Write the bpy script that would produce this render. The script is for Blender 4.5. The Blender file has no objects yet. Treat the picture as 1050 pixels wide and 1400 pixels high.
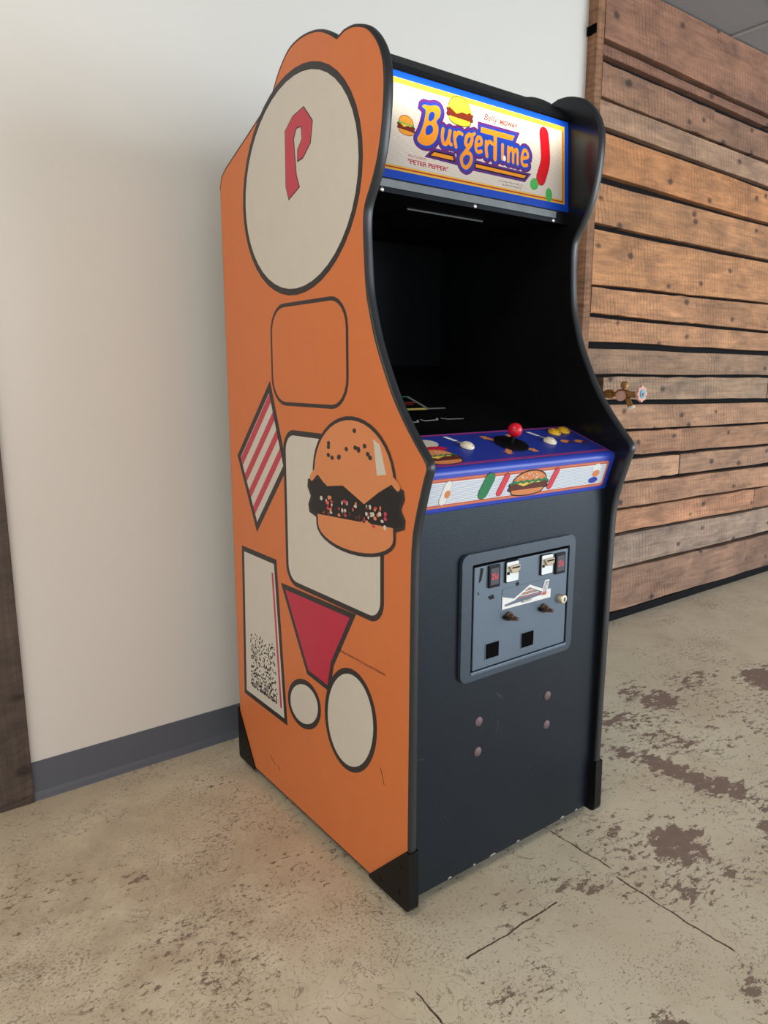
import bpy, bmesh, math, random
import numpy as np
from mathutils import Vector, Matrix
from mathutils.geometry import tessellate_polygon

random.seed(7)
S = bpy.context.scene
COL = S.collection

# ------------------------------------------------------------------ camera, world, lights
cam_d = bpy.data.cameras.new('camera')
cam = bpy.data.objects.new('camera', cam_d)
COL.objects.link(cam)
cam_d.sensor_fit = 'VERTICAL'
cam_d.sensor_height = 24.0
cam_d.lens = 24.0 * 1000.0 / 1400.0
cam_d.clip_start = 0.05
cam.location = (0, 0, 1.19)
cam.rotation_euler = (math.radians(90 - 10.76), 0, math.radians(-36.6))
S.camera = cam

S.view_settings.view_transform = 'Standard'
S.view_settings.look = 'None'
S.view_settings.exposure = 0.13
S.view_settings.gamma = 1.0
S.view_settings.use_curve_mapping = False

world = bpy.data.worlds.new('daylight')
S.world = world
world.use_nodes = True
world.node_tree.nodes['Background'].inputs[0].default_value = (0.97, 0.98, 1.0, 1)
world.node_tree.nodes['Background'].inputs[1].default_value = 1.55


def area(name, loc, target, sx, sy, power, color):
    d = bpy.data.lights.new(name, 'AREA')
    d.shape = 'RECTANGLE'
    d.size, d.size_y = sx, sy
    d.energy = power
    d.color = color
    o = bpy.data.objects.new(name, d)
    COL.objects.link(o)
    o.location = loc
    o.rotation_euler = (Vector(target) - Vector(loc)).to_track_quat('-Z', 'Y').to_euler()
    return o


area('shop_window_daylight', (5.2, -3.4, 1.5), (1.7, 1.4, 0.9), 4.0, 2.4, 190, (0.80, 0.90, 1.0))
area('ceiling_lamp_light', (-0.6, 0.2, 2.70), (-0.3, 0.5, 0.0), 1.2, 0.6, 26, (1.0, 0.86, 0.68))

# ------------------------------------------------------------------ node helpers


class Mat:
    """small wrapper that writes procedural node materials"""

    def __init__(self, name):
        self.m = bpy.data.materials.new(name)
        self.m.use_nodes = True
        self.t = self.m.node_tree
        self.b = self.t.nodes['Principled BSDF']
        self.out = self.t.nodes['Material Output']

    def n(self, kind, **kw):
        nd = self.t.nodes.new(kind)
        for k, v in kw.items():
            setattr(nd, k, v)
        return nd

    def put(self, sock, v):
        if isinstance(v, bpy.types.NodeSocket):
            self.t.links.new(v, sock)
        else:
            if isinstance(v, (tuple, list)) and len(v) == 3 and sock.type == 'RGBA':
                v = (*v, 1)
            sock.default_value = v

    def set(self, **kw):
        for k, v in kw.items():
            self.put(self.b.inputs[k.replace('_', ' ')], v)
        return self

    def math(self, op, a, b=0.0, c=None, clamp=False):
        nd = self.n('ShaderNodeMath', operation=op, use_clamp=clamp)
        self.put(nd.inputs[0], a)
        self.put(nd.inputs[1], b)
        if c is not None:
            self.put(nd.inputs[2], c)
        return nd.outputs[0]

    def mix(self, f, a, b):
        nd = self.n('ShaderNodeMix', data_type='RGBA')
        self.put(nd.inputs[0], f)
        self.put(nd.inputs[6], a)
        self.put(nd.inputs[7], b)
        return nd.outputs[2]

    def mul(self, a, b):
        nd = self.n('ShaderNodeMix', data_type='RGBA', blend_type='MULTIPLY')
        nd.inputs[0].default_value = 1
        self.put(nd.inputs[6], a)
        self.put(nd.inputs[7], b)
        return nd.outputs[2]

    def pos(self):
        return self.n('ShaderNodeNewGeometry').outputs['Position']

    def mapping(self, v, scale=(1, 1, 1), loc=(0, 0, 0), rot=(0, 0, 0)):
        nd = self.n('ShaderNodeMapping')
        self.put(nd.inputs[0], v)
        self.put(nd.inputs[1], loc)
        nd.inputs[2].default_value = rot
        nd.inputs[3].default_value = scale
        return nd.outputs[0]

    def noise(self, v, scale, detail=3.0, rough=0.5, dist=0.0):
        nd = self.n('ShaderNodeTexNoise')
        self.put(nd.inputs['Vector'], v)
        nd.inputs['Scale'].default_value = scale
        nd.inputs['Detail'].default_value = detail
        nd.inputs['Roughness'].default_value = rough
        nd.inputs['Distortion'].default_value = dist
        return nd.outputs[0]

    def step(self, v, lo, hi):
        nd = self.n('ShaderNodeMapRange', clamp=True)
        self.put(nd.inputs[0], v)
        nd.inputs[1].default_value = lo
        nd.inputs[2].default_value = hi
        return nd.outputs[0]

    def bump(self, h, strength=0.2, dist=0.002):
        nd = self.n('ShaderNodeBump')
        nd.inputs['Strength'].default_value = strength
        nd.inputs['Distance'].default_value = dist
        self.put(nd.inputs['Height'], h)
        self.put(self.b.inputs['Normal'], nd.outputs[0])
        return self


def srgb(r, g, b):
    f = lambda c: (c / 255 / 12.92) if c / 255 <= 0.04045 else ((c / 255 + 0.055) / 1.055) ** 2.4
    return (f(r), f(g), f(b))


def plain(name, col, rough=0.5, metal=0.0, grain=40.0, var=0.08, **kw):
    """one-colour material with a faint procedural unevenness"""
    M = Mat(name)
    nz = M.noise(M.pos(), grain, 3)
    dark = tuple(c * (1 - var) for c in col)
    lite = tuple(min(1, c * (1 + var)) for c in col)
    M.set(Base_Color=M.mix(nz, dark, lite), Roughness=rough, Metallic=metal, **kw)
    return M.m


# --- wall paint
W = Mat('cream_wall_paint')
W.set(Base_Color=W.mix(W.noise(W.pos(), 1.3, 3), (0.74, 0.725, 0.68), (0.78, 0.765, 0.725)), Roughness=0.75)
W.bump(W.noise(W.pos(), 260, 2), 0.12, 0.001)
M_WALL = W.m
M_BASE = plain('grey_vinyl_baseboard', srgb(92, 97, 108), 0.45, var=0.05)
M_BACKING = plain('black_backing_paint', (0.006, 0.006, 0.007), 0.8, Specular_IOR_Level=0.15)
M_TILE = plain('ceiling_tile_grey', (0.29, 0.305, 0.33), 0.9, grain=120)
M_TBAR = plain('ceiling_grid_metal', (0.36, 0.37, 0.39), 0.5)

# --- floor: worn painted concrete
F = Mat('worn_painted_concrete')
P = F.pos()
big = F.noise(P, 1.1, 4, 0.6)
col = F.mix(F.step(big, 0.3, 0.7), srgb(206, 193, 168), srgb(220, 211, 188))
col = F.mix(F.step(F.noise(P, 5.0, 5, 0.65), 0.48, 0.85), col, srgb(190, 173, 146))
at = F.n('ShaderNodeAttribute', attribute_name='worn')
worn = at.outputs['Fac']
at2 = F.n('ShaderNodeAttribute', attribute_name='scuff')
scuff = at2.outputs['Fac']
col = F.mix(F.math('MULTIPLY', scuff, F.step(F.noise(P, 7, 6, 0.7), 0.35, 0.75)), col, srgb(162, 142, 118))
# fine squiggly cracks in the paint film
vein = F.math('ABSOLUTE', F.math('SUBTRACT', F.noise(P, 15, 3, 0.6, 1.2), 0.5))
vein = F.math('SUBTRACT', 1.0, F.step(vein, 0.004, 0.013))
vein = F.math('MULTIPLY', vein, F.step(F.noise(P, 4.5, 3), 0.47, 0.56))
col = F.mix(F.math('MULTIPLY', vein, 0.6), col, srgb(98, 82, 70))
# little flecks where paint has popped off, drawn out along the scrape direction
Pm = F.mapping(P, (1, 1.7, 1), rot=(0, 0, 0.35))
fl = F.math('ADD', F.noise(Pm, 38, 8, 0.75), F.math('MULTIPLY', F.noise(P, 3.3, 4), 0.36))
fl = F.math('ADD', fl, F.math('ADD', F.math('MULTIPLY', scuff, 0.02), F.math('MULTIPLY', worn, 0.13)))
fleck = F.step(fl, 0.80, 0.825)
col = F.mix(F.math('MULTIPLY', fleck, 0.85), col, srgb(104, 84, 70))
Pf = F.mapping(P, (1, 1.4, 1), rot=(0, 0, -0.5))
fl2 = F.math('ADD', F.noise(Pf, 120, 6, 0.7), F.math('MULTIPLY', F.noise(P, 3.9, 4), 0.32))
fl2 = F.math('ADD', fl2, F.math('MULTIPLY', scuff, 0.025))
col = F.mix(F.math('MULTIPLY', F.step(fl2, 0.755, 0.79), 0.6), col, srgb(92, 78, 66))
# bare brown patches
pt = F.math('ADD', worn, F.math('MULTIPLY', F.math('SUBTRACT', F.noise(Pm, 19, 10, 0.76), 0.5), 3.4))
patch = F.step(pt, 0.62, 0.66)
col = F.mix(F.math('MULTIPLY', patch, F.step(worn, 0.02, 0.12)), col, F.mix(F.noise(P, 40, 3), srgb(120, 98, 86), srgb(146, 124, 110)))
# slab joints
sp = F.n('ShaderNodeSeparateXYZ')
F.put(sp.inputs[0], P)
wob = F.math('MULTIPLY', F.math('SUBTRACT', F.noise(P, 9, 4, 0.6), 0.5), 0.03)


def joint(axis, at_, lo, hi, w=0.0026):
    a, b = (sp.outputs[0], sp.outputs[1]) if axis == 'x' else (sp.outputs[1], sp.outputs[0])
    d = F.math('ABSOLUTE', F.math('SUBTRACT', F.math('ADD', a, wob), at_))
    m = F.math('SUBTRACT', 1.0, F.step(d, w * 0.6, w))
    m = F.math('MULTIPLY', m, F.math('MULTIPLY', F.step(b, lo, lo + 0.01), F.math('SUBTRACT', 1.0, F.step(b, hi - 0.01, hi))))
    return F.math('MULTIPLY', m, F.step(F.noise(P, 16, 4), 0.40, 0.47))


jm = joint('x', 1.393, 0.945, 1.30)
for j in (joint('x', 1.380, 0.62, 0.93, 0.003), joint('y', 0.952, 0.9, 1.22), joint('x', 0.781, 0.4, 0.956)):
    jm = F.math('MAXIMUM', jm, j)
col = F.mix(jm, col, srgb(84, 66, 56))
F.set(Base_Color=col, Roughness=F.math('ADD', 0.42, F.math('MULTIPLY', patch, 0.3)))
F.bump(F.math('SUBTRACT', F.noise(P, 55, 4), F.math('MULTIPLY', F.math('MAXIMUM', patch, fleck), 0.6)), 0.25, 0.0015)
M_FLOOR = F.m

# --- reclaimed wood (tint from the object colour)


def wood(name, axis='x', tint=None, saw=0.5, rough=0.75):
    w = Mat(name)
    oi = w.n('ShaderNodeObjectInfo')
    off = w.n('ShaderNodeCombineXYZ')
    w.put(off.inputs[1], w.math('MULTIPLY', oi.outputs['Random'], 37.0))
    w.put(off.inputs[0], w.math('MULTIPLY', oi.outputs['Random'], 11.0))
    p = w.mapping(w.pos(), (1, 1, 1), loc=off.outputs[0])
    lng = (1.6, 1, 26) if axis == 'x' else (26, 26, 1.6)
    g1 = w.noise(w.mapping(p, lng), 2.2, 6, 0.65, 0.6)
    fine = (4, 1, 130) if axis == 'x' else (130, 130, 4)
    g2 = w.noise(w.mapping(p, fine), 1.6, 4, 0.6)
    base = oi.outputs['Color'] if tint is None else (*tint, 1)
    blot = w.noise(w.mapping(p, (1.0, 1, 2.2)), 5.0, 8, 0.7, 0.4)
    wv = w.n('ShaderNodeTexWave', wave_type='BANDS', bands_direction='X' if axis == 'x' else 'Z')
    w.put(wv.inputs['Vector'], w.mapping(p, (1, 1, 1), rot=(0, 0.18, 0)))
    wv.inputs['Scale'].default_value = 13.0
    wv.inputs['Distortion'].default_value = 5.0
    wv.inputs['Detail'].default_value = 3.0
    wv.inputs['Detail Scale'].default_value = 1.2
    kerf = w.math('MULTIPLY', w.step(wv.outputs['Fac'], 0.62, 0.98), w.step(w.noise(p, 3.2, 3), 0.38, 0.62))
    c = w.mul(base, w.mix(w.step(g1, 0.25, 0.75), (0.72, 0.68, 0.65), (1.32, 1.30, 1.28)))
    c = w.mul(c, w.mix(w.step(blot, 0.30, 0.70), (0.52, 0.51, 0.52), (1.26, 1.20, 1.12)))
    c = w.mul(c, w.mix(w.step(g2, 0.3, 0.7), (0.88, 0.87, 0.86), (1.08, 1.08, 1.08)))
    c = w.mul(c, w.mix(w.math('MULTIPLY', kerf, saw), (1, 1, 1), (0.45, 0.38, 0.33)))
    stain = w.step(w.noise(w.mapping(p, (2.2, 1, 6)), 1.7, 5, 0.6), 0.55, 0.78)
    c = w.mix(w.math('MULTIPLY', stain, 0.75), c, w.mul(c, (0.30, 0.28, 0.28)))
    vo = w.n('ShaderNodeTexVoronoi', voronoi_dimensions='2D')
    sx = w.n('ShaderNodeSeparateXYZ')
    w.put(sx.inputs[0], p)
    cx = w.n('ShaderNodeCombineXYZ')
    w.put(cx.inputs[0], sx.outputs[0])
    w.put(cx.inputs[1], w.math('MULTIPLY', sx.outputs[2], 1.5))
    w.put(vo.inputs['Vector'], cx.outputs[0])
    vo.inputs['Scale'].default_value = 3.4
    knot = w.math('SUBTRACT', 1.0, w.step(w.math('ADD', vo.outputs['Distance'], w.math('MULTIPLY', blot, 0.14)), 0.10, 0.16))
    c = w.mix(w.math('MULTIPLY', knot, 0.8), c, (0.02, 0.013, 0.01))
    w.set(Base_Color=c, Roughness=rough)
    w.bump(w.math('ADD', w.math('ADD', g1, g2), w.math('MULTIPLY', kerf, -0.8)), 0.5, 0.003)
    return w.m


M_PLANK = wood('reclaimed_plank')
M_POST = wood('reclaimed_batten', 'z', srgb(150, 112, 84))
M_DARKWOOD = wood('dark_stained_board', 'z', srgb(84, 74, 68), saw=0.5, rough=0.6)

# --- cabinet materials
M_ORANGE = plain('orange_side_print', srgb(214, 118, 62), 0.42, grain=3, var=0.03)


def black_paint(name, col, rough, bump_scale, bump_str, spec=0.5, wear=0.35):
    m = Mat(name)
    p = m.pos()
    scr = m.math('ABSOLUTE', m.math('SUBTRACT', m.noise(m.mapping(p, (1, 1, 0.5)), 9, 2, 0.5, 2.0), 0.5))
    scr = m.math('MULTIPLY', m.math('SUBTRACT', 1.0, m.step(scr, 0.0015, 0.004)), m.step(m.noise(p, 8, 2), 0.62, 0.68))
    c = m.mix(m.noise(p, 6, 4), tuple(x * 0.8 for x in col), tuple(x * 1.2 for x in col))
    m.set(Base_Color=m.mix(m.math('MULTIPLY', scr, wear), c, (0.2, 0.2, 0.2)),
          Roughness=m.math('ADD', rough - 0.05, m.math('MULTIPLY', m.noise(p, 5, 4), 0.12)))
    m.put(m.b.inputs['Specular IOR Level'], spec)
    m.put(m.b.inputs['Specular Tint'], (0.72, 0.86, 1.0))  # blue sky reflection put into the specular colour
    m.bump(m.noise(p, bump_scale, 3), bump_str, 0.001)
    return m.m


M_FRONT = black_paint('black_textured_paint', (0.006, 0.009, 0.014), 0.36, 240, 0.3, 0.36)
M_BLACK = black_paint('black_laminate', (0.006, 0.006, 0.007), 0.20, 90, 0.03, wear=0.0)
M_MATTE = black_paint('matte_black_board', (0.004, 0.004, 0.005), 0.5, 120, 0.1, 0.15)
M_MOLD = plain('black_edge_plastic', (0.018, 0.020, 0.024), 0.32, var=0.15)
M_GUARD = plain('black_steel_guard', (0.005, 0.0045, 0.005), 0.42, var=0.2, Specular_IOR_Level=0.2)
M_COIN = black_paint('dark_coin_door_steel', (0.085, 0.115, 0.155), 0.34, 180, 0.2, 1.0)  # sky sheen on black metal partly put into this blue-grey base
M_FRAME = black_paint('dark_frame_steel', (0.030, 0.042, 0.060), 0.34, 180, 0.2, 0.7)
M_CPBLUE = plain('blue_control_panel', srgb(40, 66, 178), 0.35)
M_STEEL = plain('bare_steel_strip', (0.10, 0.105, 0.105), 0.5, 0.7, grain=18, var=0.35)
M_CHROME = plain('bright_screw_metal', (0.75, 0.75, 0.75), 0.2, 1.0)
M_RUST = plain('rusty_bolt', srgb(112, 92, 94), 0.6, 0.3, grain=300, var=0.3)
M_BRASS = plain('aged_brass', srgb(160, 118, 70), 0.42, 0.6, grain=60, var=0.25)
M_BROWNMETAL = plain('corroded_knob', srgb(88, 64, 54), 0.5, 0.5, grain=90, var=0.3)
M_RED = plain('red_ball_plastic', srgb(214, 26, 48), 0.3)
M_WHITEP = plain('cream_button_plastic', srgb(236, 228, 206), 0.35)
M_YELP = plain('yellow_button_plastic', srgb(232, 182, 40), 0.3)
M_PINK = plain('pale_pink_handle', srgb(214, 164, 146), 0.5)
M_BLUEP = plain('blue_handle_disc', srgb(96, 168, 200), 0.5)
M_DARK = plain('recess_black', (0.003, 0.003, 0.003), 0.9, Specular_IOR_Level=0.05)  # shade inside openings put into flat black; the bracket shares it
G = Mat('dark_monitor_glass')
G.set(Base_Color=G.mix(G.noise(G.pos(), 30, 2), (0.004, 0.004, 0.005), (0.007, 0.007, 0.008)), Roughness=0.12)
G.put(G.b.inputs['Specular IOR Level'], 0.35)
M_GLASS = G.m

PRINT = {}


def ink(key, rgb, rough=0.4):
    PRINT[key] = plain('print_' + key, srgb(*rgb), rough, grain=25, var=0.04)


for k_, c_ in dict(orange=(214, 118, 62), cream=(210, 203, 190), dark=(46, 40, 40), red=(196, 62, 78), crimson=(192, 36, 66),
                   black=(22, 19, 20), peach=(220, 138, 86), brown=(96, 50, 40), white=(232, 232, 228), blue=(44, 66, 170),
                   navy=(34, 44, 132), magenta=(176, 58, 140), sky=(176, 196, 226), green=(44, 128, 84), border=(196, 96, 92),
                   yellow=(236, 196, 90), grey=(150, 152, 156), pinkred=(220, 66, 84)).items():
    ink(k_, c_)

LIT = {}


def lit(key, rgb):
    """translucent backlit sign plastic"""
    m = Mat('backlit_' + key)
    c = srgb(*rgb)
    nz = m.mix(m.noise(m.pos(), 60, 2), tuple(x * 0.96 for x in c), c)
    tr = m.n('ShaderNodeBsdfTranslucent')
    m.put(tr.inputs[0], nz)
    m.set(Base_Color=nz, Roughness=0.25)
    mx = m.n('ShaderNodeMixShader')
    mx.inputs[0].default_value = 0.5
    m.t.links.new(m.b.outputs[0], mx.inputs[1])
    m.t.links.new(tr.outputs[0], mx.inputs[2])
    m.t.links.new(mx.outputs[0], m.out.inputs[0])
    LIT[key] = m.m


for k_, c_ in dict(blue=(22, 80, 210), cream=(238, 226, 212), cream2=(206, 200, 204), yellow=(246, 196, 60), red=(196, 60, 44),
                   orange=(246, 156, 40), purple=(98, 44, 130), lblue=(30, 72, 190), bun=(244, 206, 60), patty=(116, 44, 26),
                   crim=(222, 24, 36), mag=(190, 40, 84), green=(84, 190, 96), white=(255, 250, 240), ink=(20, 12, 12),
                   coral=(206, 62, 48), lbun=(240, 160, 60)).items():
    lit(k_, c_)

# ------------------------------------------------------------------ mesh helpers
ORG = {}


def obj(name, verts, faces, mats, parent=None, idx=None, smooth=False, loc=None):
    """mesh object; vertices are given in world space and stored relative to the parent (or loc)"""
    o_ = Vector((0, 0, 0))
    if parent is not None:
        o_ = ORG[parent.name]
    elif loc is not None:
        o_ = Vector(loc)
    me = bpy.data.meshes.new(name)
    me.from_pydata([tuple(Vector(v) - o_) for v in verts], [], faces)
    for m in (mats if isinstance(mats, (list, tuple)) else [mats]):
        me.materials.append(m)
    if idx is not None:
        me.polygons.foreach_set('material_index', idx)
    me.update()
    ob = bpy.data.objects.new(name, me)
    COL.objects.link(ob)
    if smooth:
        for p in me.polygons:
            p.use_smooth = True
        try:
            me.set_sharp_from_angle(angle=math.radians(40))
        except Exception:
            pass
    if parent is not None:
        ob.parent = parent
    elif loc is not None:
        ob.location = loc
    ORG[ob.name] = o_
    return ob


def root(name, loc, label, cat, group=None):
    e = bpy.data.objects.new(name, None)
    COL.objects.link(e)
    e.location = loc
    e.empty_display_size = 0.1
    e['label'] = label
    e['category'] = cat
    if group:
        e['group'] = group
    ORG[e.name] = Vector(loc)
    return e


def struct(o, label=None):
    o['kind'] = 'structure'
    if label:
        o['label'] = label
    return o


def geo_join(*gs):
    V, Fc = [], []
    for v, f in gs:
        n = len(V)
        V += list(v)
        Fc += [tuple(i + n for i in q) for q in f]
    return V, Fc


def box(x0, x1, y0, y1, z0, z1, bev=0.0):
    bm = bmesh.new()
    bmesh.ops.create_cube(bm, size=1)
    for v in bm.verts:
        v.co = Vector((x0 + (v.co.x + .5) * (x1 - x0), y0 + (v.co.y + .5) * (y1 - y0), z0 + (v.co.z + .5) * (z1 - z0)))
    if bev:
        bmesh.ops.bevel(bm, geom=bm.edges[:], offset=bev, segments=2, affect='EDGES', profile=0.5)
    bm.verts.index_update()
    r = ([v.co.copy() for v in bm.verts], [tuple(v.index for v in f.verts) for f in bm.faces])
    bm.free()
    return r


def prism_x(pts, x0, x1):
    """polygon in (y, z) extruded along x"""
    n = len(pts)
    V = [(x0, y, z) for y, z in pts] + [(x1, y, z) for y, z in pts]
    tris = tessellate_polygon([[Vector((y, z, 0)) for y, z in pts]])
    Fc = [tuple(t) for t in tris] + [tuple(i + n for i in reversed(t)) for t in tris]
    Fc += [(i, (i + 1) % n, (i + 1) % n + n, i + n) for i in range(n)]
    return V, Fc


def prism_y(pts, y0, y1):
    """polygon in (x, z) extruded along y"""
    V, Fc = prism_x(pts, y0, y1)
    return [(b, a, c) for a, b, c in V], [tuple(reversed(f)) for f in Fc]


def rrect(x0, x1, z0, z1, r, n=5):
    out = []
    for cx, cz, a0 in ((x1 - r, z1 - r, 0), (x0 + r, z1 - r, 90), (x0 + r, z0 + r, 180), (x1 - r, z0 + r, 270)):
        for k in range(n + 1):
            a = math.radians(a0 + 90 * k / n)
            out.append((cx + r * math.cos(a), cz + r * math.sin(a)))
    return out


def ring_y(outer, inner, y0, y1):
    """flat frame between two outlines of equal count, front at y0"""
    n = len(outer)
    V = [(x, y0, z) for x, z in outer] + [(x, y0, z) for x, z in inner] + [(x, y1, z) for x, z in outer] + [(x, y1, z) for x, z in inner]
    Fc = []
    for i in range(n):
        j = (i + 1) % n
        Fc += [(i, i + n, j + n, j), (i, j, j + 2 * n, i + 2 * n), (i + n, i + 3 * n, j + 3 * n, j + n)]
    return V, Fc


def lathe(prof, origin, axis, seg=20):
    """revolve (r, h) pairs about axis through origin"""
    ax = Vector(axis).normalized()
    a = ax.orthogonal().normalized()
    b = ax.cross(a)
    o_ = Vector(origin)
    V, Fc = [], []
    for r, h in prof:
        for k in range(seg):
            t = 2 * math.pi * k / seg
            V.append(o_ + ax * h + (a * math.cos(t) + b * math.sin(t)) * r)
    for i in range(len(prof) - 1):
        for k in range(seg):
            k2 = (k + 1) % seg
            Fc.append((i * seg + k, i * seg + k2, (i + 1) * seg + k2, (i + 1) * seg + k))
    Fc.append(tuple(reversed(range(seg))))
    Fc.append(tuple((len(prof) - 1) * seg + k for k in range(seg)))
    return V, Fc


def smooth_pts(pts, n=6, closed=True):
    pts = [np.array(p, float) for p in pts]
    L = len(pts)
    out = []
    for i in range(L if closed else L - 1):
        g = (lambda k: pts[k % L]) if closed else (lambda k: pts[min(max(k, 0), L - 1)])
        p0, p1, p2, p3 = g(i - 1), g(i), g(i + 1), g(i + 2)
        for k in range(n):
            t = k / n
            out.append(tuple(0.5 * (2 * p1 + (p2 - p0) * t + (2 * p0 - 5 * p1 + 4 * p2 - p3) * t * t + (3 * p1 - p0 - 3 * p2 + p3) * t ** 3)))
    if not closed:
        out.append(tuple(pts[-1]))
    return out


class Art:
    """flat print built from 2D shapes on layers"""

    def __init__(self):
        self.items = []

    def tri(self, tris, c, L):
        self.items.append((tris, c, L))

    def poly(self, pts, c, L=0, smooth=0):
        if smooth:
            pts = smooth_pts(pts, smooth)
        t = tessellate_polygon([[Vector((p[0], p[1], 0)) for p in pts]])
        self.tri([[pts[i] for i in q] for q in t], c, L)

    def stroke(self, pts, w, c, L=0, smooth=0, closed=False):
        if smooth:
            pts = smooth_pts(pts, smooth, closed)
        pts = [np.array(p, float) for p in pts]
        if closed:
            pts = pts + [pts[0]]
        pts = [p for i, p in enumerate(pts) if i == 0 or np.hypot(*(p - pts[i - 1])) > 1e-9]
        n = len(pts)
        lf, rt = [], []
        for i, p in enumerate(pts):
            if closed:
                u, v = pts[i] - pts[i - 1 if i else n - 2], pts[i + 1 if i < n - 1 else 1] - pts[i]
            else:
                u, v = pts[i] - pts[max(i - 1, 0)], pts[min(i + 1, n - 1)] - pts[i]
                u = v if i == 0 else u
                v = u if i == n - 1 else v
            u, v = u / np.hypot(*u), v / np.hypot(*v)
            m = u + v
            m = m / (np.hypot(*m) + 1e-9)
            k = w / 2 / max(0.45, float(m @ u))
            q = np.array([-m[1], m[0]]) * k
            lf.append(p + q)
            rt.append(p - q)
        T = []
        for i in range(n - 1):
            T += [[lf[i], rt[i], rt[i + 1]], [lf[i], rt[i + 1], lf[i + 1]]]
        if not closed:
            for p, d in ((pts[0], pts[0] - pts[1]), (pts[-1], pts[-1] - pts[-2])):
                a0 = math.atan2(d[1], d[0]) - math.pi / 2
                for k in range(6):
                    a, b = a0 + math.pi * k / 6, a0 + math.pi * (k + 1) / 6
                    T.append([p, p + w / 2 * np.array([math.cos(a), math.sin(a)]), p + w / 2 * np.array([math.cos(b), math.sin(b)])])
        self.tri(T, c, L)

    def ell(self, cx, cy, rx, ry, c, L=0, rot=0, n=36):
        ca, sa = math.cos(math.radians(rot)), math.sin(math.radians(rot))
        pts = []
        for k in range(n):
            a = 2 * math.pi * k / n
            x, y = rx * math.cos(a), ry * math.sin(a)
            pts.append((cx + x * ca - y * sa, cy + x * sa + y * ca))
        self.tri([[(cx, cy), pts[k], pts[(k + 1) % n]] for k in range(n)], c, L)
        return pts

    def text(self, s, x, y, size, c, L=0, shear=0.0, bold=0.0, width=None, rot=0.0):
        cu = bpy.data.curves.new('t', 'FONT')
        cu.body = s
        cu.size = size
        cu.shear = shear
        cu.offset = bold
        cu.resolution_u = 3
        o = bpy.data.objects.new('t', cu)
        COL.objects.link(o)
        me = o.to_mesh()
        me.calc_loop_triangles()
        co = np.array([v.co[:2] for v in me.vertices])
        T = [[co[i] for i in t.vertices] for t in me.loop_triangles]
        o.to_mesh_clear()
        bpy.data.objects.remove(o)
        bpy.data.curves.remove(cu)
        x0, x1 = co[:, 0].min(), co[:, 0].max()
        sx = (width / (x1 - x0)) if width else 1
        ca, sa = math.cos(math.radians(rot)), math.sin(math.radians(rot))
        f = lambda p: (x + (p[0] - x0) * sx * ca - p[1] * sa, y + (p[0] - x0) * sx * sa + p[1] * ca)
        self.tri([[f(p) for p in t] for t in T], c, L)

    def burger(self, cx, cy, w, h, pal, L=0, rot=0, seeds=True):
        """plain hamburger: top bun, leaf, cheese, patty, bottom bun"""
        bun, seed, leaf, cheese, patty, line = pal
        ca, sa = math.cos(math.radians(rot)), math.sin(math.radians(rot))
        f = lambda p: (cx + p[0] * w * ca - p[1] * h * sa, cy + p[0] * w * sa + p[1] * h * ca)
        top = [(0.46 * math.cos(a), 0.06 + 0.44 * math.sin(a)) for a in np.linspace(0, math.pi, 22)]
        bot = [(-0.44, -0.26), (0.44, -0.26)] + [(0.44 * math.cos(a), -0.34 + 0.16 * math.sin(a)) for a in np.linspace(0, -math.pi, 16)]
        mid = smooth_pts([(-0.46, -0.26), (-0.5, -0.12), (-0.46, 0.02), (0.46, 0.02), (0.5, -0.12), (0.46, -0.26)], 4)
        for q in (top, bot, mid):
            self.stroke([f(p) for p in q], 0.05 * w, line, L, closed=True)
        self.poly([f(p) for p in mid], patty, L + 1)
        self.poly([f(p) for p in bot], bun, L + 1)
        self.poly([f(p) for p in top], bun, L + 1)
        self.poly([f(p) for p in [(-0.46, 0.06), (0.40, 0.06), (0.30, -0.02), (0.1, 0.0), (-0.14, -0.12), (-0.3, -0.02)]], cheese, L + 2)
        zig = [(-0.5 + k / 12, 0.07 + (0.035 if k % 2 else -0.035)) for k in range(13)]
        self.stroke([f(p) for p in zig], 0.05 * w, leaf, L + 3)
        if seeds:
            for k in range(14):
                a, r = random.uniform(0.5, 2.6), random.uniform(0.45, 0.85)
                p = f((0.42 * r * math.cos(a), 0.08 + 0.42 * r * math.sin(a)))
                self.ell(p[0], p[1], 0.022 * w, 0.016 * w, seed, L + 2, n=8)

    def layered(self, name, parent, fn, mats, dz=0.00025, skip=None):
        keys = []
        V, Fc, I = [], [], []
        for k, (T, c, L) in enumerate(self.items):
            if c not in keys:
                keys.append(c)
            ci = keys.index(c)
            for t in T:
                n = len(V)
                V += [fn(p[0], p[1], (L + 1) * dz + (k % 30) * 0.000006) for p in t]
                Fc.append((n, n + 1, n + 2))
                I.append(ci)
        return obj(name, V, Fc, [mats[k] for k in keys], parent, I)

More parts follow.
